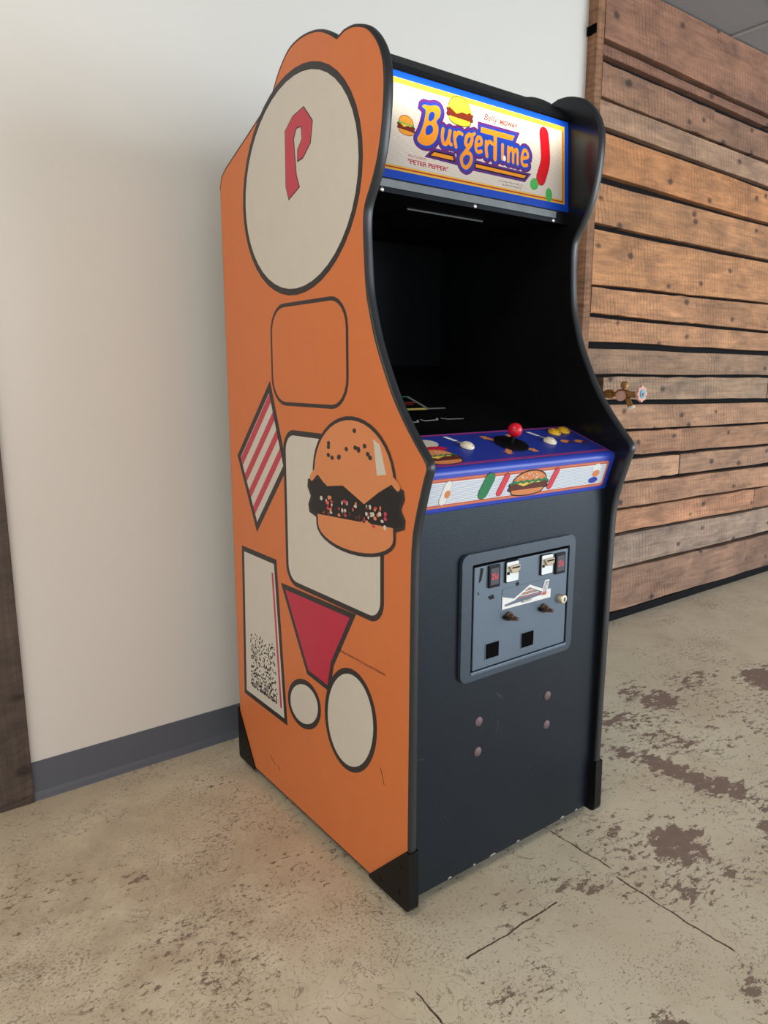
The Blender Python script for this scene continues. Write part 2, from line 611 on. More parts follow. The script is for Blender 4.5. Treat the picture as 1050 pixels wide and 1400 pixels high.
    def raster(self, name, parent, fn, mats, w, h, k=2):
        """flatten the layers into one sheet of small cells so that light can pass through it"""
        keys = []
        w, h = w * k, h * k
        grid = np.zeros((h, w), int)
        for L in sorted({i[2] for i in self.items}):
            for T, c, l2 in self.items:
                if l2 != L:
                    continue
                if c not in keys:
                    keys.append(c)
                ci = keys.index(c)
                for t in T:
                    a, b, d = [np.array(p, float) * k for p in t]
                    x0, x1 = max(0, int(min(a[0], b[0], d[0])) - 1), min(w, int(max(a[0], b[0], d[0])) + 2)
                    y0, y1 = max(0, int(min(a[1], b[1], d[1])) - 1), min(h, int(max(a[1], b[1], d[1])) + 2)
                    if x1 <= x0 or y1 <= y0:
                        continue
                    X, Y = np.meshgrid(np.arange(x0, x1) + .5, np.arange(y0, y1) + .5)
                    e = lambda p, q: (q[0] - p[0]) * (Y - p[1]) - (q[1] - p[1]) * (X - p[0])
                    s1, s2, s3 = e(a, b), e(b, d), e(d, a)
                    m = ((s1 >= 0) & (s2 >= 0) & (s3 >= 0)) | ((s1 <= 0) & (s2 <= 0) & (s3 <= 0))
                    grid[y0:y1, x0:x1][m] = ci
        V, Fc, I = [], [], []
        open_ = {}
        for y in range(h + 1):
            runs = {}
            if y < h:
                row = grid[y]
                cut = np.flatnonzero(np.diff(row)) + 1
                ed = [0, *cut.tolist(), w]
                for a, b in zip(ed[:-1], ed[1:]):
                    runs[(a, b, int(row[a]))] = y
            for key, y0 in list(open_.items()):
                if key in runs:
                    runs[key] = y0
                else:
                    a, b, c = key
                    n = len(V)
                    V += [fn(a / k, y0 / k, 0), fn(b / k, y0 / k, 0), fn(b / k, y / k, 0), fn(a / k, y / k, 0)]
                    Fc.append((n, n + 1, n + 2, n + 3))
                    I.append(c)
            open_ = runs
        return obj(name, V, Fc, [mats[k] for k in keys], parent, I)


# ------------------------------------------------------------------ the setting
YW = 2.11
ZC = 2.745

# floor with wear maps
xs = np.unique(np.round(np.concatenate([np.arange(-6, -0.2, 0.5), np.arange(-0.2, 4.6, 0.025), np.arange(4.6, 9.1, 0.4)]), 4))
ys = np.unique(np.round(np.concatenate([np.arange(-6, 0.1, 0.5), np.arange(0.1, 2.15, 0.025), [2.16]]), 4))
PATCH = [  # x, y, radius along, radius across, angle, strength
    (1.93, 1.10, 0.24, 0.045, -80, 1.0), (1.95, 0.98, 0.10, 0.05, -60, 1.0), (2.33, 1.42, 0.09, 0.07, 20, .95), (2.30, 1.52, 0.10, 0.06, 20, .7),
    (2.59, 1.45, 0.16, 0.08, 0, .65), (2.86, 1.28, 0.14, 0.10, 0, 1.05), (2.06, 1.42, 0.13, 0.08, -40, .7), (2.07, 1.22, 0.15, 0.10, -60, .6),
    (1.61, 0.91, 0.09, 0.075, 30, 1.0), (1.48, 0.94, 0.10, 0.06, 10, .6), (1.61, 0.80, 0.10, 0.06, -60, .6), (1.53, 1.05, 0.09, 0.05, 20, .6),
    (1.29, 0.96, 0.08, 0.04, -40, .62), (1.48, 0.78, 0.06, 0.05, -30, .6), (1.88, 0.81, 0.06, 0.04, 0, .8), (1.33, 0.57, 0.05, 0.03, 20, .75),
    (1.10, 0.62, 0.05, 0.03, 0, .8), (0.95, 0.83, 0.09, 0.05, 0, .45), (2.2, 0.95, 0.3, 0.2, 0, .38), (2.4, 1.2, 0.5, 0.35, 0, .40), (1.6, 0.9, 0.35, 0.3, 0, .34),
    (0.46, 1.36, 0.09, 0.05, 30, .36), (0.44, 1.60, 0.04, 0.03, 0, .55), (0.55, 1.25, 0.2, 0.1, 20, .28), (1.75, 1.2, .25, .2, 0, .36)]
X, Y = np.meshgrid(xs, ys)
worn_v = np.zeros_like(X)
for px, py, ra, rb, ang, st in PATCH:
    c, s = math.cos(math.radians(ang)), math.sin(math.radians(ang))
    u, v = ((X - px) * c + (Y - py) * s) / ra, (-(X - px) * s + (Y - py) * c) / rb
    worn_v = np.maximum(worn_v, st * np.clip(1.35 - np.sqrt(u * u + v * v) * 0.75, 0, 1))
scuff_v = np.clip(1.15 - np.hypot((X - 0.35) / 0.75, (Y - 1.45) / 0.75), 0, 1)
nx, ny = len(xs), len(ys)
V = [(float(x), float(y), 0.0) for y in ys for x in xs]
Fc = [(j * nx + i, j * nx + i + 1, (j + 1) * nx + i + 1, (j + 1) * nx + i) for j in range(ny - 1) for i in range(nx - 1)]
floor = struct(obj('floor', V, Fc, M_FLOOR), 'beige painted concrete floor with worn brown patches and cracks')
for nm, arr in (('worn', worn_v), ('scuff', scuff_v)):
    a = floor.data.attributes.new(nm, 'FLOAT', 'POINT')
    a.data.foreach_set('value', arr.ravel().astype(np.float32))

wall = struct(obj('wall_back', *box(-6, 2.6, YW, YW + 0.12, 0, ZC + 0.1), M_WALL), 'smooth cream painted wall behind the arcade cabinet')

# vinyl baseboard with a cove toe
bb = [(YW, 0), (YW - 0.016, 0), (YW - 0.015, 0.004), (YW - 0.008, 0.012), (YW - 0.005, 0.022), (YW - 0.004, 0.110), (YW, 0.112)]
struct(obj('baseboard_back', *prism_x(bb, 0.327, 2.583), M_BASE), 'grey vinyl baseboard along the cream wall')

# dark stained boards at the far end of the cream wall
t1 = struct(obj('trim_1', *box(0.03, 0.327, YW - 0.020, YW, 0.001, ZC, 0.002), M_DARKWOOD), 'dark stained wooden board standing against the cream wall')

# plank wall
wr = struct(obj('wall_right', *box(2.6, 9, YW - 0.004, YW + 0.12, 0, ZC + 0.1), M_BACKING), 'wall of reclaimed horizontal wooden planks over black backing')
YP = 2.070
ROWS = [  # z top left, z top right (x 2.63 -> 4.1), z bottom left, z bottom right, splits, tint
    (2.742, 2.742, 2.512, 2.477, [], (150, 112, 92)),
    (2.490, 2.459, 2.452, 2.422, [], (136, 100, 82)),
    (2.423, 2.392, 2.296, 2.270, [3.481], (150, 116, 94)),
    (2.284, 2.255, 2.194, 2.146, [], (158, 130, 108)),
    (2.168, 2.125, 2.003, 1.971, [], (176, 126, 84)),
    (1.969, 1.955, 1.809, 1.791, [], (172, 128, 90)),
    (1.783, 1.769, 1.563, 1.566, [], (184, 136, 94)),
    (1.549, 1.555, 1.443, 1.420, [3.441], (182, 136, 98)),
    (1.426, 1.408, 1.326, 1.311, [], (182, 138, 102)),
    (1.297, 1.286, 1.187, 1.179, [], (156, 128, 104)),
    (1.174, 1.164, 1.076, 1.053, [4.23], (158, 134, 112)),
    (1.049, 1.029, 0.937, 0.918, [], (170, 134, 106)),
    (0.924, 0.906, 0.817, 0.791, [3.401], (164, 126, 98)),
    (0.794, 0.778, 0.690, 0.679, [3.401], (172, 138, 112)),
    (0.677, 0.657, 0.567, 0.543, [], (164, 128, 102)),
    (0.552, 0.534, 0.446, 0.423, [4.20], (168, 126, 98)),
    (0.429, 0.409, 0.267, 0.263, [], (156, 138, 124)),
    (0.260, 0.242, 0.054, 0.044, [4.155], (142, 114, 96))]


def plank(x0, x1, zt, zb, tint, notch=False):
    n = 12
    yo = random.uniform(-0.004, 0.004)
    dx = [x0 + (x1 - x0) * i / n for i in range(n + 1)]
    jt = [random.uniform(-0.003, 0.003) for _ in dx]
    jb = [random.uniform(-0.003, 0.003) for _ in dx]
    sect = lambda i: [(YP + yo, zb(dx[i]) + jb[i] + .002), (YP + yo, zt(dx[i]) + jt[i] - .002), (YP + yo + .002, zt(dx[i]) + jt[i]),
                      (YW - .004, zt(dx[i]) + jt[i]), (YW - .004, zb(dx[i]) + jb[i]), (YP + yo + .002, zb(dx[i]) + jb[i])]
    V, Fc = [], []
    for i in range(n + 1):
        V += [(dx[i], y, z) for y, z in sect(i)]
    for i in range(n):
        for k in range(6):
            k2 = (k + 1) % 6
            Fc.append((i * 6 + k, (i + 1) * 6 + k, (i + 1) * 6 + k2, i * 6 + k2))
    Fc += [tuple(range(6)), tuple(n * 6 + k for k in reversed(range(6)))]
    o = obj('plank', V, Fc, M_PLANK, wr)
    k = random.uniform(1.02, 1.24)
    o.color = (*[c * k for c in srgb(*tint)], 1)
    return o


for ztl, ztr, zbl, zbr, splits, tint in ROWS:
    ft = lambda x, a=ztl, b=ztr: a + (b - a) * (x - 2.63) / 1.47
    fb = lambda x, a=zbl, b=zbr: a + (b - a) * (x - 2.63) / 1.47
    cuts = [2.634 + random.uniform(0, 0.006)] + splits + [5.6]
    for k, (a, b) in enumerate(zip(cuts[:-1], cuts[1:])):
        if abs(ztl - 1.174) < 1e-6 and k == 0:
            a = 2.752   # cut short around the tap
        tt = tint if k == 0 else tuple(c * 0.93 for c in tint)
        plank(a + (0.002 if k else 0), b - 0.002, ft, fb, tt)
plank(2.634, 2.690, lambda x: 1.174, lambda x: 1.078, (150, 126, 104))
obj('batten', *box(2.583, 2.628, 2.064, YW, 0.002, ZC, 0.002), M_POST, wr)
struct(obj('baseboard_right', *box(2.628, 9, YW - 0.035, YW - 0.004, 0, 0.040, 0.002), M_BACKING), 'low black baseboard under the plank wall')
br = obj('bracket', *geo_join(box(2.574, 2.584, 2.085, 2.108, 2.512, 2.545, 0.001), box(2.578, 2.584, 2.066, 2.088, 2.515, 2.548)), [M_DARK], wr)

# ceiling with grid and tiles
ceil = struct(obj('ceiling', *box(-6, 9, -6, YW + 0.1, ZC + 0.012, ZC + 0.1), M_TILE), 'grey suspended tile ceiling with metal grid')
for i in range(-3, 5):
    x = 3.578 + i * 0.61
    obj('grid_bar', *box(x - 0.012, x + 0.012, -2.0, YW - 0.002, ZC - 0.004, ZC + 0.012), M_TBAR, ceil)
for j in range(0, 4):
    y = YW - 0.32 - j * 0.61
    obj('grid_bar', *box(1.2, 6.4, y - 0.012, y + 0.012, ZC - 0.003, ZC + 0.012), M_TBAR, ceil)
for i in range(-3, 4):
    x = 3.578 + i * 0.61
    for (y0, y1) in ((YW - 0.305, YW - 0.004), (YW - 0.915, YW - 0.335), (YW - 1.525, YW - 0.945)):
        obj('ceiling_tile', *box(x + 0.014, x + 0.596, y0, y1, ZC + 0.002, ZC + 0.014, 0.002), M_TILE, ceil)

# ------------------------------------------------------------------ arcade cabinet
X0, X1 = 0.890, 1.549          # outer faces
XI0, XI1 = 0.911, 1.528        # inner faces
CAB = root('arcade_cabinet', (1.22, 1.53, 0), 'tall black upright arcade cabinet with orange printed side and lit sign', 'arcade machine')

PF = [(1.110, .026), (1.1075, .50), (1.105, .78), (1.102, .855), (1.095, .897), (1.080, .949), (1.066, .992)]
PC = [(1.060, 1.010), (1.067, 1.026), (1.094, 1.054), (1.128, 1.092), (1.164, 1.139), (1.195, 1.192), (1.226, 1.254), (1.245, 1.308), (1.258, 1.360),
      (1.265, 1.447), (1.2655, 1.492), (1.260, 1.520), (1.240, 1.553), (1.221, 1.590), (1.207, 1.636), (1.199, 1.687), (1.197, 1.735),
      (1.204, 1.773), (1.222, 1.806), (1.250, 1.834), (1.278, 1.848), (1.305, 1.856), (1.333, 1.858)]
PD = [(1.358, 1.852), (1.384, 1.869), (1.421, 1.887), (1.463, 1.897), (1.510, 1.900), (1.557, 1.891), (1.600, 1.862), (1.630, 1.829)]
PE = [(1.650, 1.814), (1.704, 1.791), (1.793, 1.757), (1.896, 1.718), (1.924, 1.702), (1.937, 1.672)]
FRONT = smooth_pts(PF, 3, False)[:-1] + smooth_pts([PF[-1]] + PC, 4, False)
TOP = smooth_pts(PD, 4, False)
PROFILE = FRONT + TOP + PE + [(1.940, .20), (1.942, .026)]


def inset(pts, d):
    """move a closed outline inwards by d"""
    a = np.array(pts)
    area2 = np.sum(a[:, 0] * np.roll(a[:, 1], -1) - np.roll(a[:, 0], -1) * a[:, 1])
    sg = 1 if area2 > 0 else -1
    t = np.roll(a, -1, 0) - np.roll(a, 1, 0)
    t /= np.linalg.norm(t, axis=1)[:, None] + 1e-12
    return a + sg * d * np.stack([-t[:, 1], t[:, 0]], 1)


core = inset(PROFILE, 0.002)
sideL = obj('side_panel', *prism_x([tuple(p) for p in core], X0 + 0.001, XI0), M_BLACK, CAB)
sideR = obj('side_panel', *prism_x([tuple(p) for p in core], XI1, X1 - 0.001), M_BLACK, CAB)

# rounded plastic edge moulding following front and top of each side
path = np.array(FRONT + TOP + PE)
nrm = np.array(PROFILE)
tan = np.gradient(path, axis=0)
tan /= np.linalg.norm(tan, axis=1)[:, None]
outn = -np.stack([tan[:, 1], -tan[:, 0]], 1)
if outn[5][0] > 0:
    outn = -outn


def moulding(xa, xb, par):
    n = 8
    V, Fc = [], []
    for p, q in zip(path, outn):
        for k in range(n + 1):
            a = math.pi * k / n
            x = (xa + xb) / 2 - math.cos(a) * (xb - xa) / 2
            h = -0.003 + 0.0065 * math.sin(a) ** 0.6
            V.append((x, p[0] + q[0] * h, p[1] + q[1] * h))
    m = n + 1
    for i in range(len(path) - 1):
        for k in range(n):
            Fc.append((i * m + k, i * m + k + 1, (i + 1) * m + k + 1, (i + 1) * m + k))
    obj('edge_moulding', V, Fc, M_MOLD, par, smooth=True)


moulding(X0 - 0.0002, XI0 + 0.0002, sideL)
moulding(XI1 - 0.0002, X1 + 0.0002, sideR)

# printed side: flat orange sheet with a plain geometric composition
orange = [tuple(p) for p in inset(PROFILE, 0.0035)]
A = Art()
A.poly(orange, 'orange', 0)


def outlined(pts, fill, w=12, L=1, line='dark'):
    mm = [(a / 1000, b / 1000) for a, b in pts]
    A.stroke(mm, 2 * w / 1000, line, L, closed=True)
    A.poly(mm, fill, L + 1)


def ellpts(cx, cy, rx, ry, rot=0, n=44):
    c, s = math.cos(math.radians(rot)), math.sin(math.radians(rot))
    return [(cx + rx * math.cos(t) * c - ry * math.sin(t) * s, cy + rx * math.cos(t) * s + ry * math.sin(t) * c) for t in np.linspace(0, 2 * math.pi, n, endpoint=False)]


# large plain oval with one letter
outlined(ellpts(1535, 1608, 252, 224, -8), 'cream', 15, 1)
PL = [(1492, 1758), (1457, 1722), (1467, 1681), (1499, 1658), (1522, 1656), (1521, 1678), (1501, 1696), (1503, 1724), (1525, 1725), (1539, 1705),
      (1530, 1627), (1518, 1601), (1565, 1583), (1577, 1612), (1575, 1729), (1540, 1751)]
A.stroke([(a / 1000, b / 1000) for a, b in PL], 0.005, 'dark', 3, closed=True)
A.poly([(a / 1000, b / 1000) for a, b in PL], 'red', 4)
# empty rounded square
rs = rrect(1335, 1665, 1120, 1345, 60, 6)
outlined(rs, 'orange', 9, 1)
# striped slanting block
sb = [(1868, 960), (1780, 790), (1625, 960), (1690, 1140)]
outlined(sb, 'cream', 17, 1)
for k in range(4):
    a0, a1 = (k + 0.05) / 4, (k + 0.52) / 4
    l0, l1 = np.array(sb[0]), np.array(sb[1])
    r0, r1 = np.array(sb[3]), np.array(sb[2])
    q = [l0 + (l1 - l0) * a0, l0 + (l1 - l0) * a1, r0 + (r1 - r0) * a1, r0 + (r1 - r0) * a0]
    A.poly([tuple(p / 1000) for p in q], 'red', 3)
# cream rounded panel
outlined(rrect(1212, 1610, 668, 1040, 40, 6), 'cream', 13, 1)
# tall tapered bar with a speckled foot
outlined(smooth_pts([(1868, 690), (1690, 690), (1655, 262), (1885, 262)], 1), 'cream', 15, 1)
for k in range(420):
    t = random.random() ** 1.5
    zz = 290 + 170 * t
    half = 100 - 25 * (zz - 262) / 428
    xx = 1772 + random.uniform(-half, half) * 0.82
    A.ell(xx / 1000, zz / 1000, 0.0032, 0.0032, 'black', 3, n=5)
A.stroke([(1.700, .66), (1.672, .29)], 0.010, 'red', 3)
# crimson wedge
outlined([(1631, 634), (1330, 640), (1414, 505), (1430, 440), (1520, 448)], 'crimson', 14, 1)
# two plain ovals
outlined(ellpts(1548, 345, 74, 52, -25), 'cream', 14, 1)
outlined(ellpts(1335, 385, 92, 122, 20), 'cream', 14, 1)
# hamburger
A.burger(1.318, .945, .335, .290, ('peach', 'dark', 'peach', 'peach', 'black', 'dark'), 4, rot=-3)
for k in range(60):
    xx, zz = 1.318 + random.uniform(-.14, .14), .925 + random.uniform(-.058, -.012)
    A.ell(xx, zz, random.uniform(.003, .007), random.uniform(.003, .006), random.choice(['red', 'peach', 'cream', 'brown']), 8, n=6)
A.poly([(1.190, .985), (1.222, .98), (1.235, 1.055), (1.212, 1.045)], 'cream', 6)
# small legal line: mirrored so that it reads from the outside
B_ = Art()
B_.text('© 1982 BALLY MIDWAY MFG. CO. ALL RIGHTS RESERVED', 0, 0, 0.008, 'dark', 3, width=0.195)
for T, c, L in B_.items:
    A.tri([[(1.388 - p[0], .545 + p[1]) for p in t] for t in T], c, L)
A.layered('side_print', sideL, lambda y, z, h: (X0 + 0.0008 - h, y, z), PRINT, 0.00022)
# a few scratches in the print
for a_, b_ in (((1.744, .112), (1.718, .096)), ((1.700, .102), (1.690, .090)), ((1.212, .320), (1.198, .285))):
    sk = Art()
    sk.stroke([a_, b_], 0.0022, 'brown', 2)
    sk.layered('scratch', sideL, lambda y, z, h: (X0 + 0.0008 - h, y, z), PRINT, 0.00022)

# steel corner guards


def guard(pts, xa, xb, par, name='corner_guard'):
    bm = bmesh.new()
    V, Fc = prism_x(pts, xa, xb)
    vs = [bm.verts.new(v) for v in V]
    for f in Fc:
        bm.faces.new([vs[i] for i in f])
    bmesh.ops.recalc_face_normals(bm, faces=bm.faces[:])
    bm.verts.index_update()
    r = ([v.co.copy() for v in bm.verts], [tuple(v.index for v in f.verts) for f in bm.faces])
    bm.free()
    return obj(name, *r, M_GUARD, par)


fg = [(1.252, .022), (1.256, .027), (1.114, .168), (1.103, .166), (1.101, .036), (1.104, .026), (1.112, .022)]
rg = [(1.843, .027), (1.847, .022), (1.940, .022), (1.946, .028), (1.946, .180), (1.942, .186)]
for (xa, xb, par) in ((X0 - 0.0035, XI0 + 0.002, sideL), (XI1 - 0.002, X1 + 0.0035, sideR)):
    guard(fg, xa, xb, par)
    guard(rg, xa, xb, par)
for (y, z) in ((1.133, .118), (1.210, .042), (1.140, .052), (1.92, .06), (1.885, .045), (1.925, .12)):
    obj('guard_rivet', *lathe([(0.005, 0), (0.0045, 0.0015), (0.002, 0.002)], (X0 - 0.0035, y, z), (-1, 0, 0), 10), M_GUARD, sideL)

# carcass
YF = 1.125
fp = obj('front_panel', *box(XI0, XI1, YF, YF + 0.018, 0.032, 0.906), M_FRONT, CAB)
obj('bottom_panel', *box(XI0, XI1, YF + 0.018, 1.925, 0.034, 0.052), M_MATTE, CAB)
obj('back_panel', *box(XI0, XI1, 1.922, 1.938, 0.034, 1.69), M_MATTE, CAB)
obj('top_panel', *prism_x([(1.345, 1.838), (1.60, 1.838), (1.64, 1.808), (1.92, 1.698), (1.924, 1.712), (1.645, 1.818), (1.602, 1.846), (1.345, 1.846)], XI0, XI1), M_MATTE, CAB)
for x in (0.96, 1.48):
    for y in (1.20, 1.86):
        obj('leveler_foot', *lathe([(0.018, 0), (0.018, 0.006), (0.006, 0.010), (0.006, 0.036)], (x, y, 0), (0, 0, 1), 14), M_GUARD, CAB)
for x, z in ((1.106, .403), (1.105, .328), (1.341, .402), (1.342, .324)):
    obj('carriage_bolt', *lathe([(0.0115, 0), (0.0112, 0.002), (0.008, 0.004), (0.003, 0.005)], (x, YF, z), (0, -1, 0), 16), M_RUST, fp, smooth=True)
# chipped paint along the bottom edge of the front
Mchip = plain('bare_wood_chip', (0.45, 0.43, 0.40), 0.8)
for x, w_ in ((1.02, .012), (1.10, .008), (1.155, .022), (1.25, .010), (1.415, .016), (1.475, .010)):
    q = [(x, .0335), (x + w_, .0335), (x + w_ * .8, .0375), (x + w_ * .3, .0365)]
    obj('paint_chip', *prism_y(q, YF - 0.0004, YF), Mchip, fp)

# monitor bay
obj('back_shroud', *box(XI0, XI1, 1.763, 1.775, 1.19, 1.575), M_MATTE, CAB)
spk = obj('speaker_panel', *box(XI0, XI1, 1.292, 1.763, 1.558, 1.572), M_MATTE, CAB)
for k in range(7):
    x = 1.10 + k * 0.036
    obj('speaker_slot', *box(x, x + 0.012, 1.40, 1.53, 1.5565, 1.5585), M_DARK, spk)
obj('speaker_trim', *box(1.092, 1.330, 1.382, 1.387, 1.5545, 1.559, 0.001), M_STEEL, spk)
g1, g2 = np.array([1.262, 1.0491]), np.array([1.763, 1.211])
gd = (g2 - g1) / np.linalg.norm(g2 - g1)
gn = np.array([-gd[1], gd[0]])
glass = obj('monitor_glass', *prism_x([tuple(g1), tuple(g2), tuple(g2 - gn * 0.006), tuple(g1 - gn * 0.006)], XI0, XI1), M_GLASS, CAB)
# picture on the tube, as far as it shows through the tinted glass
EM = {}
for k_, c_, s_ in (('green', (0.12, 0.8, 0.35), .30), ('red', (0.8, 0.12, 0.08), .25), ('yellow', (0.95, 0.75, 0.2), .55), ('grey', (0.6, 0.66, 0.6), .28), ('white', (0.9, 0.9, 0.85), .5)):
    e = Mat('screen_' + k_)
    e.set(Base_Color=(0, 0, 0), Emission_Color=e.mix(e.noise(e.pos(), 200, 1), tuple(x * .8 for x in c_), c_), Emission_Strength=s_ * 0.45, Roughness=0.2)
    EM[k_] = e.m
GA, GB = Art(), Art()
sc_ = lambda x, y: (x, (y - 1.262) / gd[0])
for c, w_, pts in (('green', .006, [(1.165, 1.512), (1.20, 1.508)]), ('grey', .008, [(1.197, 1.508), (1.195, 1.424)]), ('red', .008, [(1.13, 1.468), (1.185, 1.468)]),
                   ('grey', .006, [(1.125, 1.468), (1.12, 1.418)]), ('green', .007, [(1.105, 1.416), (1.13, 1.421)]), ('yellow', .012, [(1.135, 1.424), (1.186, 1.424)]),
                   ('grey', .007, [(1.19, 1.424), (1.25, 1.424)]), ('red', .005, [(1.132, 1.455), (1.17, 1.455)]), ('white', .004, [(1.06, 1.343), (1.10, 1.346), (1.106, 1.356)]),
                   ('white', .004, [(1.118, 1.358), (1.124, 1.350), (1.166, 1.353), (1.172, 1.362)]), ('white', .003, [(1.185, 1.362), (1.198, 1.354), (1.25, 1.352)])):
    (GB if c == 'white' else GA).stroke([sc_(*p) for p in pts], w_, c, 0 if c != 'grey' else 1)
for nm_, ga in (('game_picture', GA), ('score_marks', GB)):
    ga.layered(nm_, glass, lambda x, s, h: (x, g1[0] + gd[0] * s + gn[0] * (h + .0002), g1[1] + gd[1] * s + gn[1] * (h + .0002)), EM, 0.0003)

# ---- lit sign
MA, MB = np.array([1.283, 1.585]), np.array([1.296, 1.801])
md = (MB - MA) / np.linalg.norm(MB - MA)
Q = Art()
R = lambda x0, x1, y0, y1: [(x0, y0), (x1, y0), (x1, y1), (x0, y1)]
Q.poly(R(-5, 630, -5, 230), 'blue', 0)
Q.poly(R(14, 603, 17, 199), 'yellow', 1)
Q.poly(R(18, 599, 21, 195), 'red', 2)
Q.poly(R(21, 596, 24, 192), 'yellow', 3)
Q.poly(R(24, 593, 27, 189), 'cream', 4)
for k in range(40):
    Q.poly(R(24, 593, 28 + k * 4, 29.2 + k * 4), 'cream2', 5)
Q.poly(R(14, 603, 188, 196), 'yellow', 5)
Bp = [(155, 161), (170, 161), (183, 165), (195, 164), (200, 156), (197, 144), (187, 133), (192, 124), (192, 112), (186, 98), (176, 87), (162, 80), (148, 79), (136, 83), (133, 90), (140, 100), (146, 111), (154, 130), (158, 150), (149, 155)]
B1 = [(165, 133), (168, 145), (176, 151), (183, 148), (180, 137), (169, 130)]
B2 = [(159, 101), (156, 108), (160, 118), (169, 123), (176, 121), (177, 112), (170, 105)]
STR = [([(206, 121), (203, 106), (206, 93), (214, 93), (221, 104), (226, 121)], 9), ([(222, 108), (224, 96), (229, 94)], 8),
       ([(240, 120), (239, 105), (242, 92)], 9), ([(240, 111), (250, 122), (261, 121)], 8),
       ([(274, 117), (283, 124), (291, 120), (288, 108), (279, 99), (271, 103), (274, 117)], 9),
       ([(288, 106), (276, 92), (271, 85), (284, 84), (288, 73), (281, 60), (270, 53), (260, 58), (258, 72), (270, 85)], 9), ([(290, 123), (299, 129)], 7),
       ([(306, 106), (319, 111), (318, 122), (310, 123), (304, 114), (302, 100), (307, 92), (319, 95)], 8),
       ([(335, 118), (334, 103), (336, 88)], 9), ([(335, 110), (345, 120), (354, 117)], 8),
       ([(364, 140), (362, 86)], 11), ([(387, 120), (386, 90)], 9),
       ([(406, 118), (405, 88)], 9), ([(408, 110), (417, 118), (421, 112), (421, 88)], 8), ([(423, 110), (432, 118), (436, 112), (436, 87)], 8),
       ([(454, 102), (471, 108), (468, 119), (459, 121), (452, 109), (450, 95), (456, 87), (468, 89)], 8)]
Tb = [(319, 147), (318, 135), (420, 135), (427, 147)]
b1 = [(169, 62), (179, 70), (232, 70), (235, 62)]
b2 = [(301, 65), (301, 58), (457, 58), (465, 65)]
back = [(201, 122), (261, 128), (308, 133), (316, 150), (433, 153), (425, 130), (476, 125), (471, 85), (368, 83), (298, 89), (205, 89)]
for wadd, c, L in ((27, 'purple', 6), (15, 'lblue', 7)):
    Q.stroke(smooth_pts(Bp, 3), wadd - 5, c, L, closed=True)
    Q.poly(Bp, c, L, smooth=3)
    Q.stroke(Tb, wadd - 7, c, L, closed=True)
    for pts, w_ in STR:
        Q.stroke(smooth_pts(pts, 3, False), w_ + wadd - 5, c, L)
    if c == 'lblue':
        Q.poly(back, c, L)
    for bpt in (b1, b2):
        Q.stroke(bpt, 17 if c == 'purple' else 6, 'purple' if c == 'purple' else 'ink', L, closed=True)
Q.poly(Bp, 'orange', 8, smooth=4)
Q.poly(B1, 'lblue', 9, smooth=3)
Q.poly(B2, 'lblue', 9, smooth=3)
Q.poly(Tb, 'orange', 8)
Q.poly(b1, 'orange', 8)
Q.poly(b2, 'orange', 8)
for pts, w_ in STR:
    Q.stroke(smooth_pts(pts, 4, False), w_, 'orange', 8)
Q.ell(392, 92, 5, 6, 'white', 9)  # white shine on the letter i, drawn into the sign colours
Q.burger(256, 167, 70, 58, ('bun', 'yellow', 'bun', 'yellow', 'patty', 'ink'), 10, rot=-2)
Q.burger(104, 110, 42, 38, ('lbun', 'yellow', 'green', 'yellow', 'patty', 'ink'), 10, rot=-4)
Q.text('Bally', 328, 164, 20, 'coral', 10, shear=0.35, bold=0.2, width=45)
Q.text('MIDWAY', 378, 164, 14, 'coral', 10, shear=0.2, bold=0.6, width=60)
Q.text('"PETER PEPPER"', 106, 36, 13, 'mag', 10, bold=0.35, width=112)
Q.text('FEATURING', 108, 49, 7, 'mag', 10, width=48)
Q.text('TM', 470, 69, 5, 'ink', 10)
Q.text('© 1982 BALLY MIDWAY MFG. CO.', 372, 39, 5, 'ink', 10, width=82)
Q.text('ALL RIGHTS RESERVED', 384, 32, 5, 'ink', 10, width=64)
# plain red bar shape and two green ovals where the sign has a figure
Q.stroke(smooth_pts([(528, 170), (532, 140), (532, 105), (516, 66)], 5, False), 33, 'ink', 10)
Q.stroke(smooth_pts([(528, 170), (532, 140), (532, 105), (516, 66)], 5, False), 31, 'crim', 11)
Q.ell(493, 50, 16, 13, 'green', 10, 30)
Q.ell(545, 32, 12, 16, 'green', 10, 0)
sign = Q.raster('lit_sign', CAB, lambda a, b, h: (XI0 + a / 1000, MA[0] + md[0] * b / 1000, MA[1] + md[1] * b / 1000), LIT, 617, 216)
sign['label'] = 'backlit printed sign with orange lettering'
obj('sign_top_rail', *prism_x([(1.286, 1.797), (1.290, 1.794), (1.350, 1.836), (1.350, 1.846), (1.343, 1.847), (1.286, 1.806)], XI0, XI1), M_MATTE, CAB)
rail = obj('sign_bottom_rail', *prism_x([(1.280, 1.581), (1.283, 1.582), (1.285, 1.570), (1.295, 1.569), (1.295, 1.566), (1.281, 1.566)], XI0, XI1 - 0.048), M_STEEL, CAB)
obj('sign_bottom_board', *prism_x([(1.284, 1.586), (1.300, 1.586), (1.300, 1.556), (1.284, 1.556)], XI0, XI1), M_MATTE, CAB)
for x in (0.948, 1.209, 1.474):
    obj('rail_screw', *lathe([(0.0052, 0), (0.005, 0.002), (0.0025, 0.004)], (x, 1.2845, 1.5605), (0, -1, 0), 12), M_CHROME, CAB, smooth=True)
TE = Mat('fluorescent_tube_glow')
TE.set(Base_Color=(1, 1, 1), Emission_Color=TE.mix(TE.noise(TE.pos(), 5), (1, .95, .85), (1, .97, .9)), Emission_Strength=6.0)
obj('fluorescent_tube', *lathe([(0.008, 0), (0.013, 0.004), (0.013, 0.536), (0.008, 0.54)], (0.95, 1.352, 1.790), (1, 0, 0), 12), TE.m, CAB)
